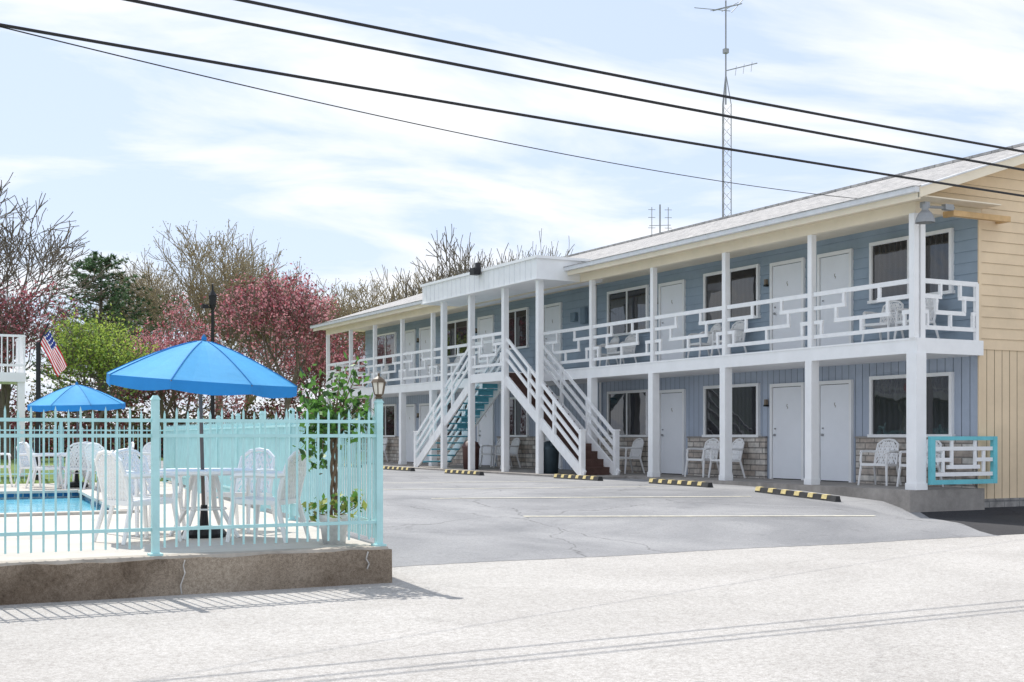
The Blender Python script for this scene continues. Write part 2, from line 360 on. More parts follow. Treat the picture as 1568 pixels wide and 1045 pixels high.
for z0 in (ZF,ZD):
    for a,b in wins:
        zs,zh=z0+.96,z0+2.16; x=XW-.075; x2=XW+.005; t=.07
        fr.box(x,a,zs,x2,a+t,zh); fr.box(x,b-t,zs,x2,b,zh); fr.box(x,a+t,zh-t,x2,b-t,zh); fr.box(x-.02,a-.03,zs-.03,x2,b+.03,zs+.03)
        c=a+(b-a)*.52; fr.box(x+.025,c-.025,zs+.03,x2,c+.025,zh-t)
        gl.quad((XW-.028,c-.025,zs+.03),(XW-.028,a+t,zs+.03),(XW-.028,a+t,zh-t),(XW-.028,c-.025,zh-t))
        gl.quad((XW-.034,b-t,zs+.03),(XW-.034,c+.025,zs+.03),(XW-.034,c+.025,zh-t),(XW-.034,b-t,zh-t))
    for a,b in doors:
        zh=z0+2.12; t=.075; x=XW-.07
        fr.box(x,a,z0,XW,a+t,zh); fr.box(x,b-t,z0,XW,b,zh); fr.box(x,a+t,zh-t,XW,b-t,zh)
        dr.box(XW-.045,a+t+.012,z0+.02,XW-.02,b-t-.012,zh-t-.012,0)
        kn.quad((XW-.0195,b-t,z0),(XW-.0195,a+t,z0),(XW-.0195,a+t,zh-t),(XW-.0195,b-t,zh-t),1)
        kn.lathe((XW-.08,b-t-.1,z0+.98),[(.001,-.03),(.028,-.015),(.028,.015),(.001,.03)],8,0)
        kn.lathe((XW-.06,b-t-.1,z0+1.12),[(.001,-.02),(.02,-.01),(.02,.01),(.001,.02)],8,0)
        m_=(a+b)/2
        for dy,dz,hy,hz in ((-.012,.05,.012,.004),(-.012,0,.012,.004),(.0,.025,.004,.028),(-.024,-.02,.004,.024)):
            kn.box(XW-.052,m_+dy-hy,z0+1.6+dz-hz,XW-.045,m_+dy+hy,z0+1.6+dz+hz,2)
        kn.box(XW-.10,b+.10,z0+1.62,XW-.01,b+.18,z0+1.66,1); kn.box(XW-.09,b+.11,z0+1.66,XW-.02,b+.17,z0+1.78,2)
for yy,z0_,z1_ in ((30.6,3.15,3.6),(31.15,3.25,3.5)): kn.box(XW-.12,yy-.12,z0_,XW-.01,yy+.12,z1_,3)
fr.obj('window_and_door_frames',[M['white']],motel); gl.obj('window_glass',[M['glass']],motel); dr.obj('doors',[M['door']],motel)
kn.obj('door_hardware',[M['grey'],M['black'],mat('brass_number',(.25,.2,.15),.5),mat('meter_box',(.18,.24,.3),.6)],motel)
def flight(yt,yb,teal):
    mb=MB(); n=14; rise=(ZD-ZF)/n; run=(yb-yt)/n; sg=1 if yb>yt else -1
    for k in range(n-1):
        z=ZD-rise*(k+1); y=yt+run*k
        mb.box(XC+.06,min(y,y+run*1.1),z-.04,XP-.12,max(y,y+run*1.1),z,1)
        if teal: 
            if k<8: mb.box(XC+.5,min(y,y+.02*sg),z+.02,XP-.12,max(y,y+.02*sg),z+rise-.041,2)
        else: mb.box(XC+.06,min(y,y+.02*sg),z,XP-.12,max(y,y+.02*sg),z+rise-.041,2)
    y=yt+run*(n-1)
    if not teal: mb.box(XC+.06,min(y,y+.02*sg),ZF,XP-.12,max(y,y+.02*sg),ZF+rise-.041,2)
    for x in (XC+.03,XP-.1):
        mb.beam((x,yt,ZD-.22),(x,yb+.1*sg,ZF+.0),.05,.26,0)
        for h in (.38,.64,.92):
            mb.beam((x,yt,ZD+h-.02),(x,yb,ZF+h+.05),.045,.085,0)
        mb.box(x-.06,yb-.06,ZF,x+.06,yb+.06,ZF+1.08,0); mb.box(x-.075,yb-.075,ZF+1.08,x+.075,yb+.075,ZF+1.12,0)
        for t in (.33,.66):
            yy=yt+(yb-yt)*t; zz=ZD+(ZF-ZD)*t; mb.box(x-.035,yy-.045,zz-.12,x+.035,yy+.045,zz+.96,0)
    mb.obj('staircase_flight',[M['rail'],M['brown'] if not teal else M['tealdeep'],M['brown'] if not teal else M['tealdeep']],motel)
flight(30.4,26.45,False); flight(32.45,36.4,True)
fl=MB()
fl.tube([(XP-.1,Y0-.35,4.02),(XP+.55,Y0-.35,4.05)],.025,6,0); fl.box(XP-.2,Y0-.4,4.0,XP-.08,Y0-.28,4.1,0)
fl.lathe((XP-.22,Y0-.42,3.72),[(.17,0),(.165,.06),(.12,.16),(.06,.22),(.055,.33),(.02,.34)],14,0)
fl.box(XP+.3,Y0-.4,4.0,XP+.5,Y0-.3,4.1,0)
fl.box(15.5,31.3,4.57,15.62,31.42,4.75,1); fl.box(15.38,31.25,4.42,15.6,31.5,4.6,1)
fl.obj('flood_light',[M['grey'],M['black']],motel)
mb=MB(); mb.tube([(XW-.06,29.75,ZF),(XW-.06,29.75,1.48)],.03,6); mb.box(XW-.09,30.0,ZD,XW-.02,30.08,4.15)
mb.obj('downspout',[M['white']],motel)

def can(loc,m):
    mb=MB(); mb.lathe((0,0,0),[(.0,0),(.22,0),(.25,.6),(.27,.62),(.27,.66),(.25,.68),(.2,.78),(.08,.83),(0,.84)],18,0); mb.box(-.1,-.28,.7,.1,-.2,.78,0)
    mb.obj('trash_can',[m],loc=loc,smooth=True)
can((16.3,33.3,ZF),mat('brown_bin',(.10,.05,.045),.5)); can((16.25,28.6,ZF),mat('slate_bin',(.06,.09,.11),.5))

# ---------------------------------------------------------------- chairs
def chair_mesh():
    mb=MB()
    for k in range(9):
        t=-.24+.48*k/8
        mb.beam((t,-.25,.41),(t*.9,.21,.39),.034,.022)
    mb.beam((-.27,-.25,.405),(.27,-.25,.405),.04,.05); mb.beam((-.24,.21,.39),(.24,.21,.39),.04,.05)
    mb.beam((-.26,-.25,.40),(-.235,.22,.385),.035,.045); mb.beam((.26,-.25,.40),(.235,.22,.385),.035,.045)
    for s in (-1,1):
        mb.tube([(s*.27,-.23,.64),(s*.275,-.25,.5),(s*.27,-.24,.38),(s*.30,-.29,0)],[.022,.024,.027,.02],6)
        mb.tube([(s*.235,.21,.40),(s*.27,.32,0)],[.028,.02],6)
        mb.tube([(s*.27,-.26,.62),(s*.295,-.2,.655),(s*.295,0,.66),(s*.27,.2,.65),(s*.225,.29,.66)],.026,6)
        mb.tube([(s*.23,.21,.39),(s*.23,.26,.6),(s*.215,.32,.80),(s*.12,.345,.87),(0,.35,.89)],[.026,.024,.022,.022,.022],6)
    def bp(u,v): return (u*.22*(1-.1*v),.215+.125*v,.42+.43*v)
    for i in range(-4,5):
        u0=i/4
        for sgn in (1,-1):
            pts=[]
            for k in range(9):
                v=k/8; u=u0+sgn*(v-.5)*1.0
                if abs(u)<=1.0 and (v<.85 or abs(u)<1-(v-.85)*2.5): pts.append(bp(u,v))
            if len(pts)>1: mb.beam(pts[0],pts[-1],.02,.024)
    for i in (-.5,0,.5): mb.beam(bp(i,0),bp(i,.96),.03,.018)
    return mb.mesh('resin_chair',[M['plastic']])
CH=chair_mesh()
PI=math.pi
F=-PI/2
for (x,y,r) in [(18.0,17.7,F-.15),(17.95,18.5,F+.2),(18.0,23.4,F+.1),(18.0,24.35,F-.15),(18.0,27.9,F+.1),(18.0,28.75,F-.1),(18.0,38.4,F),(18,39.3,F),(18.0,44.7,F)]:
    inst(CH,'resin_chair',(x,y,ZD),r)
for (x,y,r) in [(18.0,17.6,F+.1),(17.95,18.6,F+.3),(18.0,23.5,F-.1),(18.0,24.4,F+.15),(18.0,27.6,F),(18.0,34.3,F),(18.0,35.2,F+.1),(18.0,44.8,F),(18,45.6,F)]:
    inst(CH,'resin_chair',(x,y,ZF),r)

# ---------------------------------------------------------------- pool area
deckm=mat('pool_deck_concrete',(.46,.43,.39),.9,.12,1.2,.2,30,col2=(.57,.54,.49))
ZP=-1.1
A,B,C,D=(-14,12.0),(4.88,12.0),(7.2,31.5),(-14,31.5); a,b,c,d=(-9,18.8),(3.75,18.8),(4.4,26.5),(-9,26.5)
mb=MB()
for q in ((A,B,b,a),(B,C,c,b),(C,D,d,c),(D,A,a,d)): mb.quad(*[(p[0],p[1],ZP) for p in q])
for p,q in ((B,C),(C,D)): mb.quad((p[0],p[1],-1.6),(q[0],q[1],-1.6),(q[0],q[1],ZP),(p[0],p[1],ZP))
mb.obj('pool_deck',[deckm])
mb=MB(); mb.hexa([(5.3,16,-1.6),(5.5,16,-1.6),(7.4,31.5,-1.6),(7.2,31.5,-1.6),(5.3,16.0,ZP+.004),(5.5,16.0,ZP+.004),(7.4,31.5,-.95),(7.2,31.5,-.95)])
mb.obj('curb',[deckm])
pool=empty('swimming_pool')
mb=MB(); ring=[a,b,c,d]
for p,q in zip(ring,ring[1:]+ring[:1]):
    mb.quad((p[0],p[1],ZP+.002),(q[0],q[1],ZP+.002),(q[0],q[1],-1.5),(p[0],p[1],-1.5),0)
    mb.beam((p[0],p[1],ZP+.015),(q[0],q[1],ZP+.015),.28,.05,1)
mb.obj('pool_wall',[brickish('pool_tiles',(.05,.22,.5),(.10,.35,.6),(.5,.6,.65),1.,'XZ',.15,.15),deckm],pool)
mb=MB()
for yy in (22.0,22.5): mb.tube([(4.5,yy,ZP),(4.45,yy,ZP+.7),(4.2,yy,ZP+.85),(3.9,yy,ZP+.7),(3.85,yy,-1.3)],.022,6)
mb.obj('pool_ladder',[mat('steel_rail',(.6,.6,.6),.25,metal=.8)],pool)
wm=mat('pool_water',(.20,.62,.80),.12,.2,1.5,.3,5,spec=.35)
mb=MB(); mb.quad((a[0],a[1],-1.22),(b[0],b[1],-1.22),(c[0],c[1],-1.22),(d[0],d[1],-1.22)); mb.obj('water',[wm],pool)
wallm=pavement('weathered_concrete',(.22,.17,.125),(.46,.39,.31),(.62,.60,.58),(.68,.66,.64),.25,.3,(.40,.60))
capm=mat('weathered_concrete_top',(.40,.36,.31),.9,.25,3,.4,25)
mb=MB(); n=90; x0,x1=-14,4.88; random.seed(9); prf=0
for i in range(n):
    p=x0+(x1-x0)*i/n; q=x0+(x1-x0)*(i+1)/n; nf=U(-.012,.012) if i<n-1 else 0
    mb.hexa([(p,11.74+prf,-1.6),(q,11.74+nf,-1.6),(q,12.0,-1.6),(p,12.0,-1.6),(p,11.75+prf,ZP-.02+prf),(q,11.75+nf,ZP-.02+nf),(q,12.0,ZP-.02),(p,12.0,ZP-.02)],0); prf=nf
mb.hexa([(x0,11.768,ZP-.03),(x1-.015,11.768,ZP-.03),(x1-.015,12,ZP-.03),(x0,12,ZP-.03),(x0,11.79,ZP+.006),(x1-.03,11.79,ZP+.006),(x1-.03,12,ZP+.006),(x0,12,ZP+.006)],1)
pts=[(2.83,-1.13),(2.815,-1.18),(2.83,-1.25),(2.79,-1.36),(2.80,-1.44)]
for (p,pz),(q,qz) in zip(pts,pts[1:]): mb.beam((p,11.728,pz),(q,11.728,qz),.012,.010,2)
pts=[(4.62,-1.13),(4.60,-1.2),(4.63,-1.25),(4.61,-1.30)]
for (p,pz),(q,qz) in zip(pts,pts[1:]): mb.beam((p,11.732,pz),(q,11.732,qz),.012,.012,2)
mb.obj('retaining_wall',[wallm,capm,mat('patch_white',(.5,.48,.45),.9,.3,20)])

def fence(p,q,n_post,zg,name='pool_fence',sp=.105,skipfirst=False):
    p=Vector((p[0],p[1],zg)); q=Vector((q[0],q[1],zg)); d=q-p; Ln=d.length; d.normalize(); s=Vector((-d.y,d.x,0))
    mb=MB(); V=lambda h:Vector((0,0,h))
    for h in (.24,1.10,1.24): mb.beam(p+V(h),q+V(h),.028,.032)
    k=int(Ln/sp)
    for i in range(1,k):
        o=p+d*(i*Ln/k+U(-.003,.003)); hw=.0085; lo=.07; hi=1.32+(.03 if i%2 else 0); lean=d*U(-.004,.004)
        r=[o-d*hw-s*hw,o+d*hw-s*hw,o+d*hw+s*hw,o-d*hw+s*hw]; top=[v+V(hi-.03)+lean for v in r]
        mb.hexa([v+V(lo) for v in r]+top)
        t=o+V(hi+.015)+lean
        for u in range(4): mb.tri(top[u],top[(u+1)%4],t)
    for i in range(0 if not skipfirst else 1,n_post+1):
        o=p+d*(Ln*i/n_post)
        def sq(w,h): return [v+V(h) for v in (o-d*w-s*w,o+d*w-s*w,o+d*w+s*w,o-d*w+s*w)]
        mb.hexa(sq(.033,0)+sq(.033,1.43)); mb.hexa(sq(.042,1.43)+sq(.02,1.47)); mb.hexa(sq(.06,0)+sq(.06,.02))
    return mb.obj(name,[M['teal']])
fence((4.8,11.9),(-6.2,11.9),5,ZP+.006)
fence((4.8,11.9),(7.0,31),9,ZP,skipfirst=True)
fence((7.0,31),(-12,31),8,ZP,skipfirst=True)
mb=MB(); c0=(4.8,11.9,ZP+1.47)
mb.lathe(c0,[(.02,0),(.05,.01),(.03,.03),(.05,.05)],6,0); mb.lathe(c0,[(.045,.05),(.068,.17)],6,1); mb.lathe(c0,[(.085,.165),(.06,.20),(.03,.22),(.012,.23),(.012,.26),(0,.262)],6,0)
for j in range(6):
    t=2*PI*j/6; mb.beam((c0[0]+.047*math.cos(t),c0[1]+.047*math.sin(t),c0[2]+.05),(c0[0]+.07*math.cos(t),c0[1]+.07*math.sin(t),c0[2]+.17),.009,.009,0)
mb.obj('lantern',[mat('bronze',(.12,.09,.06),.5),mat('frosted_glass',(.7,.68,.6),.3)])

umb=mat('blue_canvas',(.10,.44,.80),.75,.10,1.5,.1,60,trans=.35); umb2=mat('blue_canvas_trim',(.04,.29,.68),.75,.06,trans=.3)
upole=mat('umbrella_pole',(.16,.13,.12),.4)
def umbrella(loc,Rr,top,tilt,rot):
    mb=MB(); n=32; rs=[0,.08,.2,.35,.5,.65,.8,.92,1.0]; prof=[(r,-.41*r**1.35) for r in rs]
    def P(r,z,j):
        f=(j%4)/4; sag=math.sin(f*PI); t=2*PI*j/n+rot; c8=math.cos(PI/8)/math.cos((f-.5)*PI/4)
        k=c8*(1-.03*sag*r)
        return Vector((r*Rr*k*math.cos(t),r*Rr*k*math.sin(t),z*Rr-.045*sag*r*(1-.5*r)+.02*sag*r**6))
    rings=[[P(r,z,j) for j in range(n)] for r,z in prof]
    T=Matrix.Translation((0,0,top))@Matrix.Rotation(tilt[0],4,'X')@Matrix.Rotation(tilt[1],4,'Y')
    for a_,b_ in zip(rings,rings[1:]):
        for j in range(n):
            q=[a_[j],b_[j],b_[(j+1)%n],a_[(j+1)%n]]
            if (q[0]-q[3]).length<1e-6: mb.tri(*[T@v for v in q[:3]],0)
            else: mb.quad(*[T@v for v in q],0)
    for j in range(n):
        p=rings[-1][j]; q=rings[-1][(j+1)%n]
        def dn(jj): f=(jj%4)/4; return Vector((0,0,-(.10+.035*math.sin(f*PI))))
        mb.quad(T@p,T@(p+dn(j)),T@(q+dn(j+1)),T@q,1)
    for j in range(0,n,4):
        for r_a,r_b in zip(rings[1:],rings[2:]):
            mb.beam(T@(r_a[j]-Vector((0,0,.014))),T@(r_b[j]-Vector((0,0,.014))),.012,.012,2)
            mb.beam(T@(r_a[j]+Vector((0,0,.004))),T@(r_b[j]+Vector((0,0,.004))),.010,.006,1)
        m_=T@(rings[4][j]-Vector((0,0,.02))); mb.beam(T@Vector((0,0,-.5*Rr)),m_,.01,.01,2)
    mb.tube([T@Vector((0,0,-.62*Rr)),T@Vector((0,0,.05))],.02,8,2)
    mb.lathe(T@Vector((0,0,.0)),[(.03,0),(.03,.03),(.012,.06),(0,.065)],8,1)
    mb.tube([(0,0,.1),T@Vector((0,0,-.6*Rr))],.021,8,2)
    mb.lathe((0,0,0),[(0,0),(.23,0),(.25,.04),(.2,.1),(.05,.13),(.035,.35),(0,.35)],16,3)
    mb.obj('patio_umbrella',[umb,umb2,upole,M['black']],loc=loc)
umbrella((3.57,13.93,ZP),1.06,2.15,(math.radians(4),math.radians(2.5)),.25)
umbrella((4.62,28.8,ZP),1.04,2.22,(math.radians(2),math.radians(-2)),.1)
def table(loc):
    mb=MB(); mb.lathe((0,0,0),[(.03,.70),(.55,.70),(.56,.685),(.575,.70),(.575,.73),(.56,.74),(.03,.735)],28,0)
    for k in range(4):
        t=PI/4+k*PI/2; c_,s_=math.cos(t),math.sin(t)
        mb.tube([(.12*c_,.12*s_,.70),(.2*c_,.2*s_,.5),(.22*c_,.22*s_,.3),(.42*c_,.42*s_,0)],[.035,.03,.028,.025],6)
    mb.lathe((0,0,0),[(.24,.30),(.25,.31),(.24,.32),(.23,.31),(.24,.30)],16)
    mb.obj('patio_table',[M['plastic']],loc=loc)
table((3.57,13.93,ZP)); table((4.62,28.8,ZP))
for (x,y,r) in [(2.80,13.65,PI/2+.35),(4.05,13.15,-PI/2-.75),(3.1,14.7,.4),(4.2,14.7,-.9)]:
    inst(CH,'resin_chair',(x,y,ZP),r,1.06)
for (x,y,r) in [(3.9,28.3,PI/2),(4.5,28.0,PI),(5.4,28.7,-PI/2),(5.0,29.5,0),(3.9,29.4,.8),(2.6,28.6,PI/2),(6.0,29.3,-1.2),(3.0,30.0,.5),(4.9,26.9,2.2),(1.8,29.0,2.8)]:
    inst(CH,'resin_chair',(x,y,ZP),r,1.08)

# ---------------------------------------------------------------- vegetation
def leaves(mb,c,n,spread,size,mats,flat=1.):
    g=random.gauss
    for _ in range(n):
        p=Vector(c)+Vector((g(0,spread),g(0,spread),g(0,spread*flat)))
        a=Vector((R()-.5,R()-.5,R()-.5)).normalized(); b=a.cross(Vector((R()-.5,R()-.5,R()-.5))).normalized(); s=size*U(.6,1.3)
        mb.quad(p-a*s,p+b*s*.55,p+a*s,p-b*s*.55,random.choice(mats))
def tree(name,loc,H,W,mats,maxl=6,leaf=0,lsize=.1,lspread=.3,lm=(1,),trunk=.26,seed=1,rad=.02,nch=3,rmin=.012,spread=(.40,.85)):
    random.seed(seed); mb=MB(); tips=[]; rm=rmin/H
    def grow(p,d,L,r,l):
        pts=[p]; q=p.copy(); dd=d.copy(); k=3 if l<4 else 2
        for i in range(k):
            dd=(dd+Vector((U(-1,1),U(-1,1),U(-.6,.9)))*.19+Vector((0,0,.03))).normalized(); q=q+dd*(L/k); pts.append(q.copy())
        re=max(r*.66,rm)
        mb.tube(pts,[max(rm,r+(re-r)*i/k) for i in range(k+1)],6 if l<2 else 3,0,cap=False)
        if l>=maxl: tips.append(q); return
        nc=nch if l else 4
        az0=U(0,6.28)
        for i in range(nc):
            t=1. if i==0 else U(.3 if l else .7,1.)
            idx=t*k; i0=min(int(idx),k-1); pp=pts[i0].lerp(pts[i0+1],idx-i0)
            az=az0+6.28*i/nc+U(-.5,.5); ref=dd.orthogonal().normalized(); ax=Matrix.Rotation(az,3,dd)@ref
            ang=U(.1,.4) if i==0 else U(*spread)
            nd=(Matrix.Rotation(ang,3,ax)@dd); nd=(nd+Vector((0,0,.10))).normalized()
            grow(pp,nd,L*U(.68,.86),re*(.95 if i==0 else .72),l+1)
        if l>=3: tips.append(q)
    grow(Vector((0,0,0)),Vector((0,0,1)),trunk,rad,0)
    zs=sorted(v[2] for v in mb.v); xs=sorted(v[0] for v in mb.v); ysx=sorted(v[1] for v in mb.v); q=int(len(xs)*.985)
    sz=H/zs[int(len(zs)*.998)]; sx=W/(xs[q]-xs[-q]); sy=W/(ysx[q]-ysx[-q])
    mb.v=[(v[0]*sx,v[1]*sy,v[2]*sz) for v in mb.v]
    if leaf:
        for t in tips: leaves(mb,(t.x*sx,t.y*sy,t.z*sz),leaf,lspread,lsize,lm)
    return mb.obj(name,mats,loc=loc)
bark=mat('grey_bark',(.17,.145,.12),.9,.25,2); bark2=mat('tan_twigs',(.32,.27,.19),.9,.2,2); budm=mat('tan_buds',(.46,.38,.20),.9,.3,.8)
redA=mat('red_leaf',(.42,.12,.15),.8,.3,.7,trans=.35); redB=mat('pink_leaf',(.62,.31,.34),.8,.25,.7,trans=.35); redC=mat('maroon_leaf',(.24,.07,.09),.8,.25,.7)
grA=mat('spring_leaf',(.42,.54,.11),.8,.2,.8,trans=.4); grB=mat('spring_leaf_dark',(.19,.31,.07),.8,.2,.8)
ZG=-1.02
tree('bare_tree',(6.9,63,ZG),12.6,11.5,[bark,budm],7,1,.03,.06,(1,),seed=3,rad=.026,rmin=.015)
tree('bare_tree',(18.95,71.4,ZG),12.6,9.5,[bark2,budm],7,2,.05,.12,(1,),seed=5,rmin=.015)
tree('bare_tree',(15.4,80,ZG),11.6,7,[bark2,budm],7,2,.05,.12,(1,),seed=8,rmin=.015)
tree('bare_tree',(21.6,76,ZG),10.9,7,[bark2,budm],7,2,.05,.12,(1,),seed=9,rmin=.015)
tree('bare_tree',(28.6,74.3,ZG),10.6,7.0,[bark2,budm],7,2,.05,.12,(1,),seed=11,rmin=.015)
tree('bare_tree',(32.6,67.6,ZG),12.8,7.0,[bark,budm],6,1,.03,.06,(1,),seed=13,rad=.03,rmin=.022)
tree('bare_tree',(37.9,69.9,ZG),13.2,6,[bark,budm],6,1,.03,.06,(1,),seed=17,rad=.032,rmin=.022)
tree('bare_tree',(35.5,76,ZG),12.6,7,[bark2,budm],6,1,.04,.1,(1,),seed=19,rmin=.02)
cm=[bark,redA,redB,redC]
tree('crabapple_tree',(6.9,60.5,ZG),7.6,5.2,cm,6,4,.075,.16,(1,2,3),seed=21)
tree('crabapple_tree',(13.2,60.9,ZG),7.1,4.6,cm,6,5,.075,.18,(1,2,2),seed=22)
tree('crabapple_tree',(18.1,55.9,ZG),8.4,4.9,cm,6,5,.075,.18,(1,2,2,3),seed=23)
tree('crabapple_tree',(21.5,61.6,ZG),6.3,4.5,cm,6,5,.075,.18,(1,2,3),seed=24)
tree('crabapple_tree',(15.6,64,ZG),5.8,4.5,cm,6,4,.075,.18,(1,2,3,3),seed=25)
tree('spring_green_tree',(10.2,57.5,ZG),6.1,3.7,[bark,grA,grB],6,7,.07,.2,(1,1,2),seed=31)

def pine(loc,H,W,seed):
    random.seed(seed); mb=MB(); mb.tube([(0,0,0),(0,.1,H*.5),(0,0,H)],[.22,.14,.03],7,0)
    n=24
    for i in range(n):
        h=.2+.78*i/n; rr=W/2*min(1,(1-h)*2.2+.22)
        for k in range(9):
            t=R()*2*PI; L=rr*U(.5,1.15); z=h*H+U(-.25,.25); pts=[(0,0,z)]
            for s in (.4,.75,1): pts.append((L*s*math.cos(t),L*s*math.sin(t),z+L*(.22*s*s+.02)))
            mb.tube(pts,[.035,.025,.018,.01],3,0,cap=False)
            for s in (.3,.45,.57,.68,.79,.9,1.0):
                c=Vector((L*s*math.cos(t)+U(-.15,.15),L*s*math.sin(t)+U(-.15,.15),z+L*(.22*s*s)+U(-.05,.15))); m=random.choice((1,2,2))
                for _ in range(12):
                    d=Vector((U(-1,1),U(-1,1),U(-.3,1))).normalized()*U(.16,.32); w=Vector((U(-1,1),U(-1,1),U(-1,1))).normalized()*.045
                    mb.tri(c-w,c+w,c+d,m)
    mb.obj('pine_tree',[bark,mat('pine_needles',(.06,.12,.065),.8,.3,.9,trans=.2),mat('pine_needles_light',(.13,.22,.11),.8,.3,.9,trans=.2)],loc=loc)
pine((13.0,73.0,ZG),11.2,7.6,41)

random.seed(51); mb=MB()
def brush(cx,cy,r,h,mm,n,sz=.12):
    for _ in range(n):
        t=R()*2*PI; q=math.sqrt(R())*r; z=R()**1.2*h*(1-.5*(q/r)**2)
        leaves(mb,(cx+q*math.cos(t),cy+q*math.sin(t),z),6,.22,sz,[mm,mm,random.choice((0,1,2,3))])
for i in range(60):
    s=i/59; cx=-6+46*s+U(-1,1); cy=92-12*s+U(-3,3)
    brush(cx,cy,2.4,U(2.8,6.0),random.choice((0,1,2,2,3)),100)
for i in range(34):
    s=i/33; brush(2+22*s+U(-.5,.5),65+U(-1.5,1.5),1.4,U(2.0,3.9),random.choice((0,1,3,3)),110,.10)
mb.obj('distant_tree_line',[mat('brush_olive',(.11,.14,.05),.9,.3,.5),mat('brush_brown',(.17,.12,.085),.9,.3,.5),mat('brush_tan',(.32,.27,.18),.9,.3,.5),redC],loc=(0,0,ZG))

random.seed(61); pt=empty('potted_tree',(4.52,12.42,ZP))
mb=MB(); mb.lathe((0,0,0),[(0,0),(.115,0),(.15,.26),(.165,.27),(.165,.30),(.145,.30),(.13,.26),(0,.25)],20,0)
mb.obj('pot',[brickish('woven_pot',(.85,.85,.85),(.55,.60,.66),(.85,.85,.85),1.,'XZ',.03,.03)],pt,smooth=True)
mb=MB()
for k in range(3):
    pts=[(.028*math.cos(k*2.09+z*9),.028*math.sin(k*2.09+z*9),z) for z in [.24+.05*i for i in range(20)]]
    mb.tube(pts,.016,5,0)
hubs=[]
for k in range(24):
    t=R()*2*PI; L=U(.14,.40); z=U(1.0,1.25); e=Vector((L*math.cos(t),L*math.sin(t),U(1.2,1.78)))
    mb.tube([(0,0,z),(e.x*.5,e.y*.5,(z+e.z)/2+.05),tuple(e)],[.012,.008,.004],4,0); hubs+= [e,Vector((e.x*.6,e.y*.6,(z+e.z)/2))]
for k in range(8):
    t=U(2.2,4.4); e=Vector((U(.16,.3)*math.cos(t),.22*math.sin(t),U(.72,1.15))); hubs.append(e)
    mb.tube([(0,0,1.1),(e.x*.8,e.y*.8,1.2),tuple(e)],[.008,.006,.003],4,0)
for h in hubs: leaves(mb,h,14,.07,.045,[1,1,2])
for k in range(14):
    t=R()*2*PI; e=Vector((.22*math.cos(t),.22*math.sin(t),.36+U(-.08,.14))); mb.tube([(0,0,.26),tuple(e)],.005,3,0); leaves(mb,e,8,.04,.05,[1,3])
mb.obj('foliage',[mat('ficus_bark',(.18,.12,.08),.9),mat('ficus_leaf',(.12,.27,.05),.5,.3,8,trans=.3),mat('ficus_leaf_dark',(.04,.09,.025),.5,.3,8),mat('ficus_leaf_yellow',(.4,.45,.12),.5,.2,8,trans=.3)],pt)

# ---------------------------------------------------------------- guest wing, poles, wires, antenna
wing=empty('guest_wing'); mb=MB(); XE=4.4
mb.box(-14,37.2,-1.1,XE-.9,45,4.0,0); mb.obj('walls',[mat('grey_siding',(.50,.52,.56),.7,.06)],wing)
mb=MB(); mb.box(-14,35.4,1.42,XE,37.2,1.66,0)
for x in (XE-.1,XE-3,XE-6): mb.box(x-.09,35.45,-1.1,x+.09,35.63,1.42,0)
for z in (1.85,2.62): mb.box(-14,35.45,z-.03,XE,35.5,z+.03,0)
for i in range(120): mb.box(XE-.03-i*.14,35.46,1.66,XE-.0-i*.14,35.49,2.62,0)
for z in (1.85,2.62): mb.box(XE-.05,35.5,z-.03,XE,37.2,z+.03,0)
for i in range(13): mb.box(XE-.04,35.5+i*.13,1.66,XE-.01,35.53+i*.13,2.62,0)
mb.obj('balcony',[M['white']],wing)
fp=empty('flag_on_pole',(4.3,32.3,-1.05)); mb=MB(); mb.tube([(0,0,0),(0,0,3.3)],[.07,.05],10); mb.beam((0,0,3.2),(.22,-.06,3.75),.03,.03); mb.obj('pole',[M['black']],fp)
mb=MB(); nu=26
def fpnt(u,v):
    x=.03+.20*v+.42*u; z=3.62-.85*u-.30*(1-v); y=-.1*v+.05*math.sin(u*9+v*5)
    return Vector((x,y,z+.03*math.sin(v*6)))
for i in range(nu):
    for j in range(13):
        a_=fpnt(i/nu,j/13); b_=fpnt((i+1)/nu,j/13); c_=fpnt((i+1)/nu,(j+1)/13); d_=fpnt(i/nu,(j+1)/13)
        m=2 if (i<11 and j>=6) else (0 if j%2==0 else 1)
        if m==2 and (i%3==1 and j%2==0): m=1
        mb.quad(a_,b_,c_,d_,m)
mb.obj('flag',[mat('flag_red',(.5,.03,.05),.8,trans=.3),mat('flag_white',(.75,.75,.75),.8,trans=.3),mat('flag_blue',(.03,.05,.22),.8,trans=.2)],fp)
mb=MB(); mb.tube([(0,0,0),(0,0,6.7)],[.1,.06],8); mb.lathe((0,0,6.1),[(.05,0),(.14,.25),(.16,.6),(.19,.62),(.05,.85),(.03,1.1),(0,1.12)],8); mb.beam((0,0,6.2),(-.3,0,6.3),.05,.05); mb.box(-.45,-.1,6.2,-.2,.1,6.36)
mb.obj('street_lamp',[M['black']],loc=(13.6,51.7,-1.0))
mb=MB(); H=13.9; w=.19
cs=[(w*math.cos(t),w*math.sin(t)) for t in (PI/2,PI/2+2.094,PI/2+4.189)]
for (x,y) in cs: mb.tube([(x,y,0),(x,y,H-1),(x*.1,y*.1,H)],.022,4)
n=34
for i in range(n):
    z0=(H-1)*i/n; z1=(H-1)*(i+1)/n
    for k in range(3):
        a_=cs[k]; b_=cs[(k+1)%3]; mb.beam((a_[0],a_[1],z0),(b_[0],b_[1],z1),.015,.015)
mb.tube([(0,0,H-1),(0,0,H+2.7)],.03,6); mb.beam((-.08,0,H+.9),(.08,0,H+.9),.16,.16)
mb.beam((-.2,.5,H+2.45),(.25,-.6,H+2.45),.03,.03)
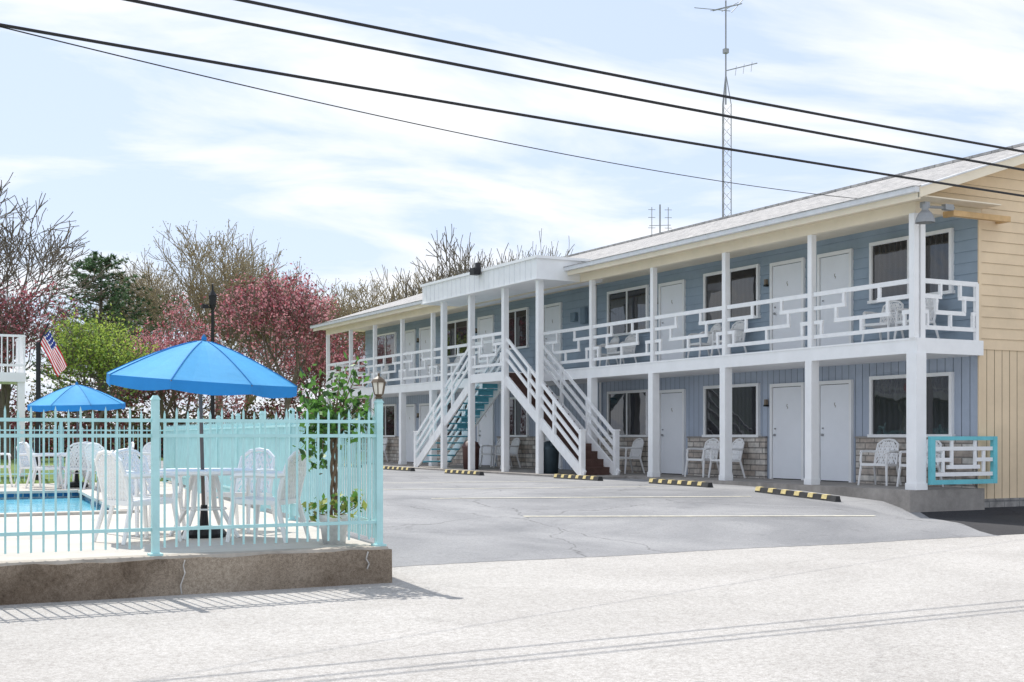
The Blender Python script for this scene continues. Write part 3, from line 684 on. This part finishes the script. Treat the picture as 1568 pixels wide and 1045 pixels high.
for t,l in ((0,1.5),(.3,.9),(.6,.7),(.85,.5)):
    cx=-.2+.45*t; cy=.5-1.1*t
    mb.beam((cx-l*.75,cy-l*.3,H+2.25-.2*t),(cx+l*.75,cy+l*.3,H+2.75),.022,.022)
mb.beam((0,0,H+.2),(1.05,-.45,H+.5),.03,.03)
for t in (.3,.55,.8): mb.beam((1.05*t-.0,-.45*t,H+.2+.3*t-.25),(1.05*t+.05,-.45*t,H+.2+.3*t+.1),.012,.012)
mb.obj('antenna_tower',[M['grey']],loc=(28,36.6,-1.1))
mb=MB(); mb.tube([(0,0,0),(0,0,9.7)],.03,6)
for s in (-1,1):
    for z in (8.2,8.6,9.0,9.4,9.7): mb.beam((s*.32-.14,0,z-.2),(s*.32+.14,0,z-.2),.018,.018)
    mb.beam((s*.32,0,7.9),(s*.32,0,9.6),.025,.025); mb.beam((0,0,8.3+.2*s),(s*.32,0,8.3+.2*s),.025,.025)
for z in (8.4,8.9): mb.beam((-.4,.1,z),(.4,-.1,z),.02,.02)
mb.obj('roof_antenna',[M['grey']],loc=(28,40.7,-.8),rot=-.4)

def wire(pts,r,name='power_line'):
    mb=MB(); mb.tube(pts,r,6); mb.obj(name,[M['black']])
YW=11.5
def w3(kx0,kz0,kx1,kz1,sag,r):
    x0,x1=kx0*YW,kx1*YW; pts=[]
    for i in range(61):
        x=-22+72*i/60; t=(x-x0)/(x1-x0); z=kz0*YW+(kz1-kz0)*YW*t + sag*((t-.5)**2-.25)
        pts.append((x,YW,z))
    wire(pts,r)
w3(.2863,.3473,1.181,.320,.12,.0155)
w3(.1999,.3335,1.181,.2995,.12,.0155)
w3(.1066,.3006,1.181,.2702,.12,.0145)
p0=Vector((-22,11.5,4.4)); p1=Vector((1.24,11.5,3.44)); p2=Vector((16.55,17.7,4.35))
pts=[]
for i in range(15): pts.append(p0.lerp(p1,i/14))
for i in range(1,31): t=i/30; v=p1.lerp(p2,t); v.z-=.75*t*(1-t); pts.append(v)
wire(pts,.006,'service_wire')
for x in (-22,50):
    mb=MB(); mb.tube([(0,0,-1.5),(0,0,7.5)],[.17,.12],12); mb.beam((0,-1,6.6),(0,1,6.6),.1,.12); mb.obj('utility_pole',[bark],loc=(x,YW-.2,0))

# ---------------------------------------------------------------- world, sun, camera
sc=bpy.context.scene
w=bpy.data.worlds.new('World'); sc.world=w; w.use_nodes=True; N=w.node_tree.nodes; L=w.node_tree.links
bg=N['Background']; EL=math.radians(52); AZ=math.atan2(-.07,1)
sky=N.new('ShaderNodeTexSky'); sky.sky_type='NISHITA'; sky.sun_disc=False; sky.sun_elevation=EL; sky.sun_rotation=AZ; sky.air_density=1.0; sky.dust_density=1.0; sky.ozone_density=1.2
tc=N.new('ShaderNodeTexCoord'); s=N.new('ShaderNodeSeparateXYZ'); L.new(tc.outputs['Generated'],s.inputs[0])
mx=N.new('ShaderNodeMath'); mx.operation='MAXIMUM'; L.new(s.outputs['Z'],mx.inputs[0]); mx.inputs[1].default_value=0
ad=N.new('ShaderNodeMath'); ad.operation='ADD'; L.new(mx.outputs[0],ad.inputs[0]); ad.inputs[1].default_value=.16
dv=[]
for ax in 'XY':
    q=N.new('ShaderNodeMath'); q.operation='DIVIDE'; L.new(s.outputs[ax],q.inputs[0]); L.new(ad.outputs[0],q.inputs[1]); dv.append(q)
cb=N.new('ShaderNodeCombineXYZ'); L.new(dv[0].outputs[0],cb.inputs[0]); L.new(dv[1].outputs[0],cb.inputs[1])
mp=N.new('ShaderNodeMapping'); mp.inputs['Rotation'].default_value=(0,0,.5); mp.inputs['Scale'].default_value=(.9,1.6,1); mp.inputs['Location'].default_value=(3.1,1.7,0); L.new(cb.outputs[0],mp.inputs[0])
nz=N.new('ShaderNodeTexNoise'); nz.inputs['Scale'].default_value=1.2; nz.inputs['Detail'].default_value=8; nz.inputs['Roughness'].default_value=.55; nz.inputs['Distortion'].default_value=.5; L.new(mp.outputs[0],nz.inputs['Vector'])
rp=N.new('ShaderNodeValToRGB'); rp.color_ramp.elements[0].position=.44; rp.color_ramp.elements[1].position=.60; rp.color_ramp.elements[0].color=(0,0,0,1); rp.color_ramp.elements[1].color=(.97,.97,.97,1); L.new(nz.outputs['Fac'],rp.inputs[0])
haze=N.new('ShaderNodeMixRGB'); haze.inputs[0].default_value=.78; L.new(sky.outputs[0],haze.inputs[1]); haze.inputs[2].default_value=(5.0,5.8,7.4,1)
mix=N.new('ShaderNodeMixRGB'); L.new(rp.outputs[0],mix.inputs[0]); L.new(haze.outputs[0],mix.inputs[1]); mix.inputs[2].default_value=(7.3,7.4,7.6,1)
L.new(mix.outputs[0],bg.inputs['Color']); bg.inputs['Strength'].default_value=.15
ld=bpy.data.lights.new('sun','SUN'); ld.energy=5.0; ld.angle=math.radians(.5); ld.color=(1,.955,.89)
lo=bpy.data.objects.new('sun',ld); bpy.context.collection.objects.link(lo)
sv=Vector((math.sin(AZ)*math.cos(EL),math.cos(AZ)*math.cos(EL),math.sin(EL))); lo.rotation_euler=sv.to_track_quat('Z','Y').to_euler(); lo.location=(0,0,40)
cam=bpy.data.cameras.new('camera'); co=bpy.data.objects.new('camera',cam); bpy.context.collection.objects.link(co)
cam.sensor_width=36; cam.lens=44.93; cam.shift_y=.0931; cam.clip_end=5000; cam.clip_start=.1
co.location=(0,0,0); co.rotation_euler=(math.radians(90),0,math.radians(-27.92)); sc.camera=co
sc.view_settings.view_transform='Standard'; sc.view_settings.look='None'; sc.view_settings.exposure=0
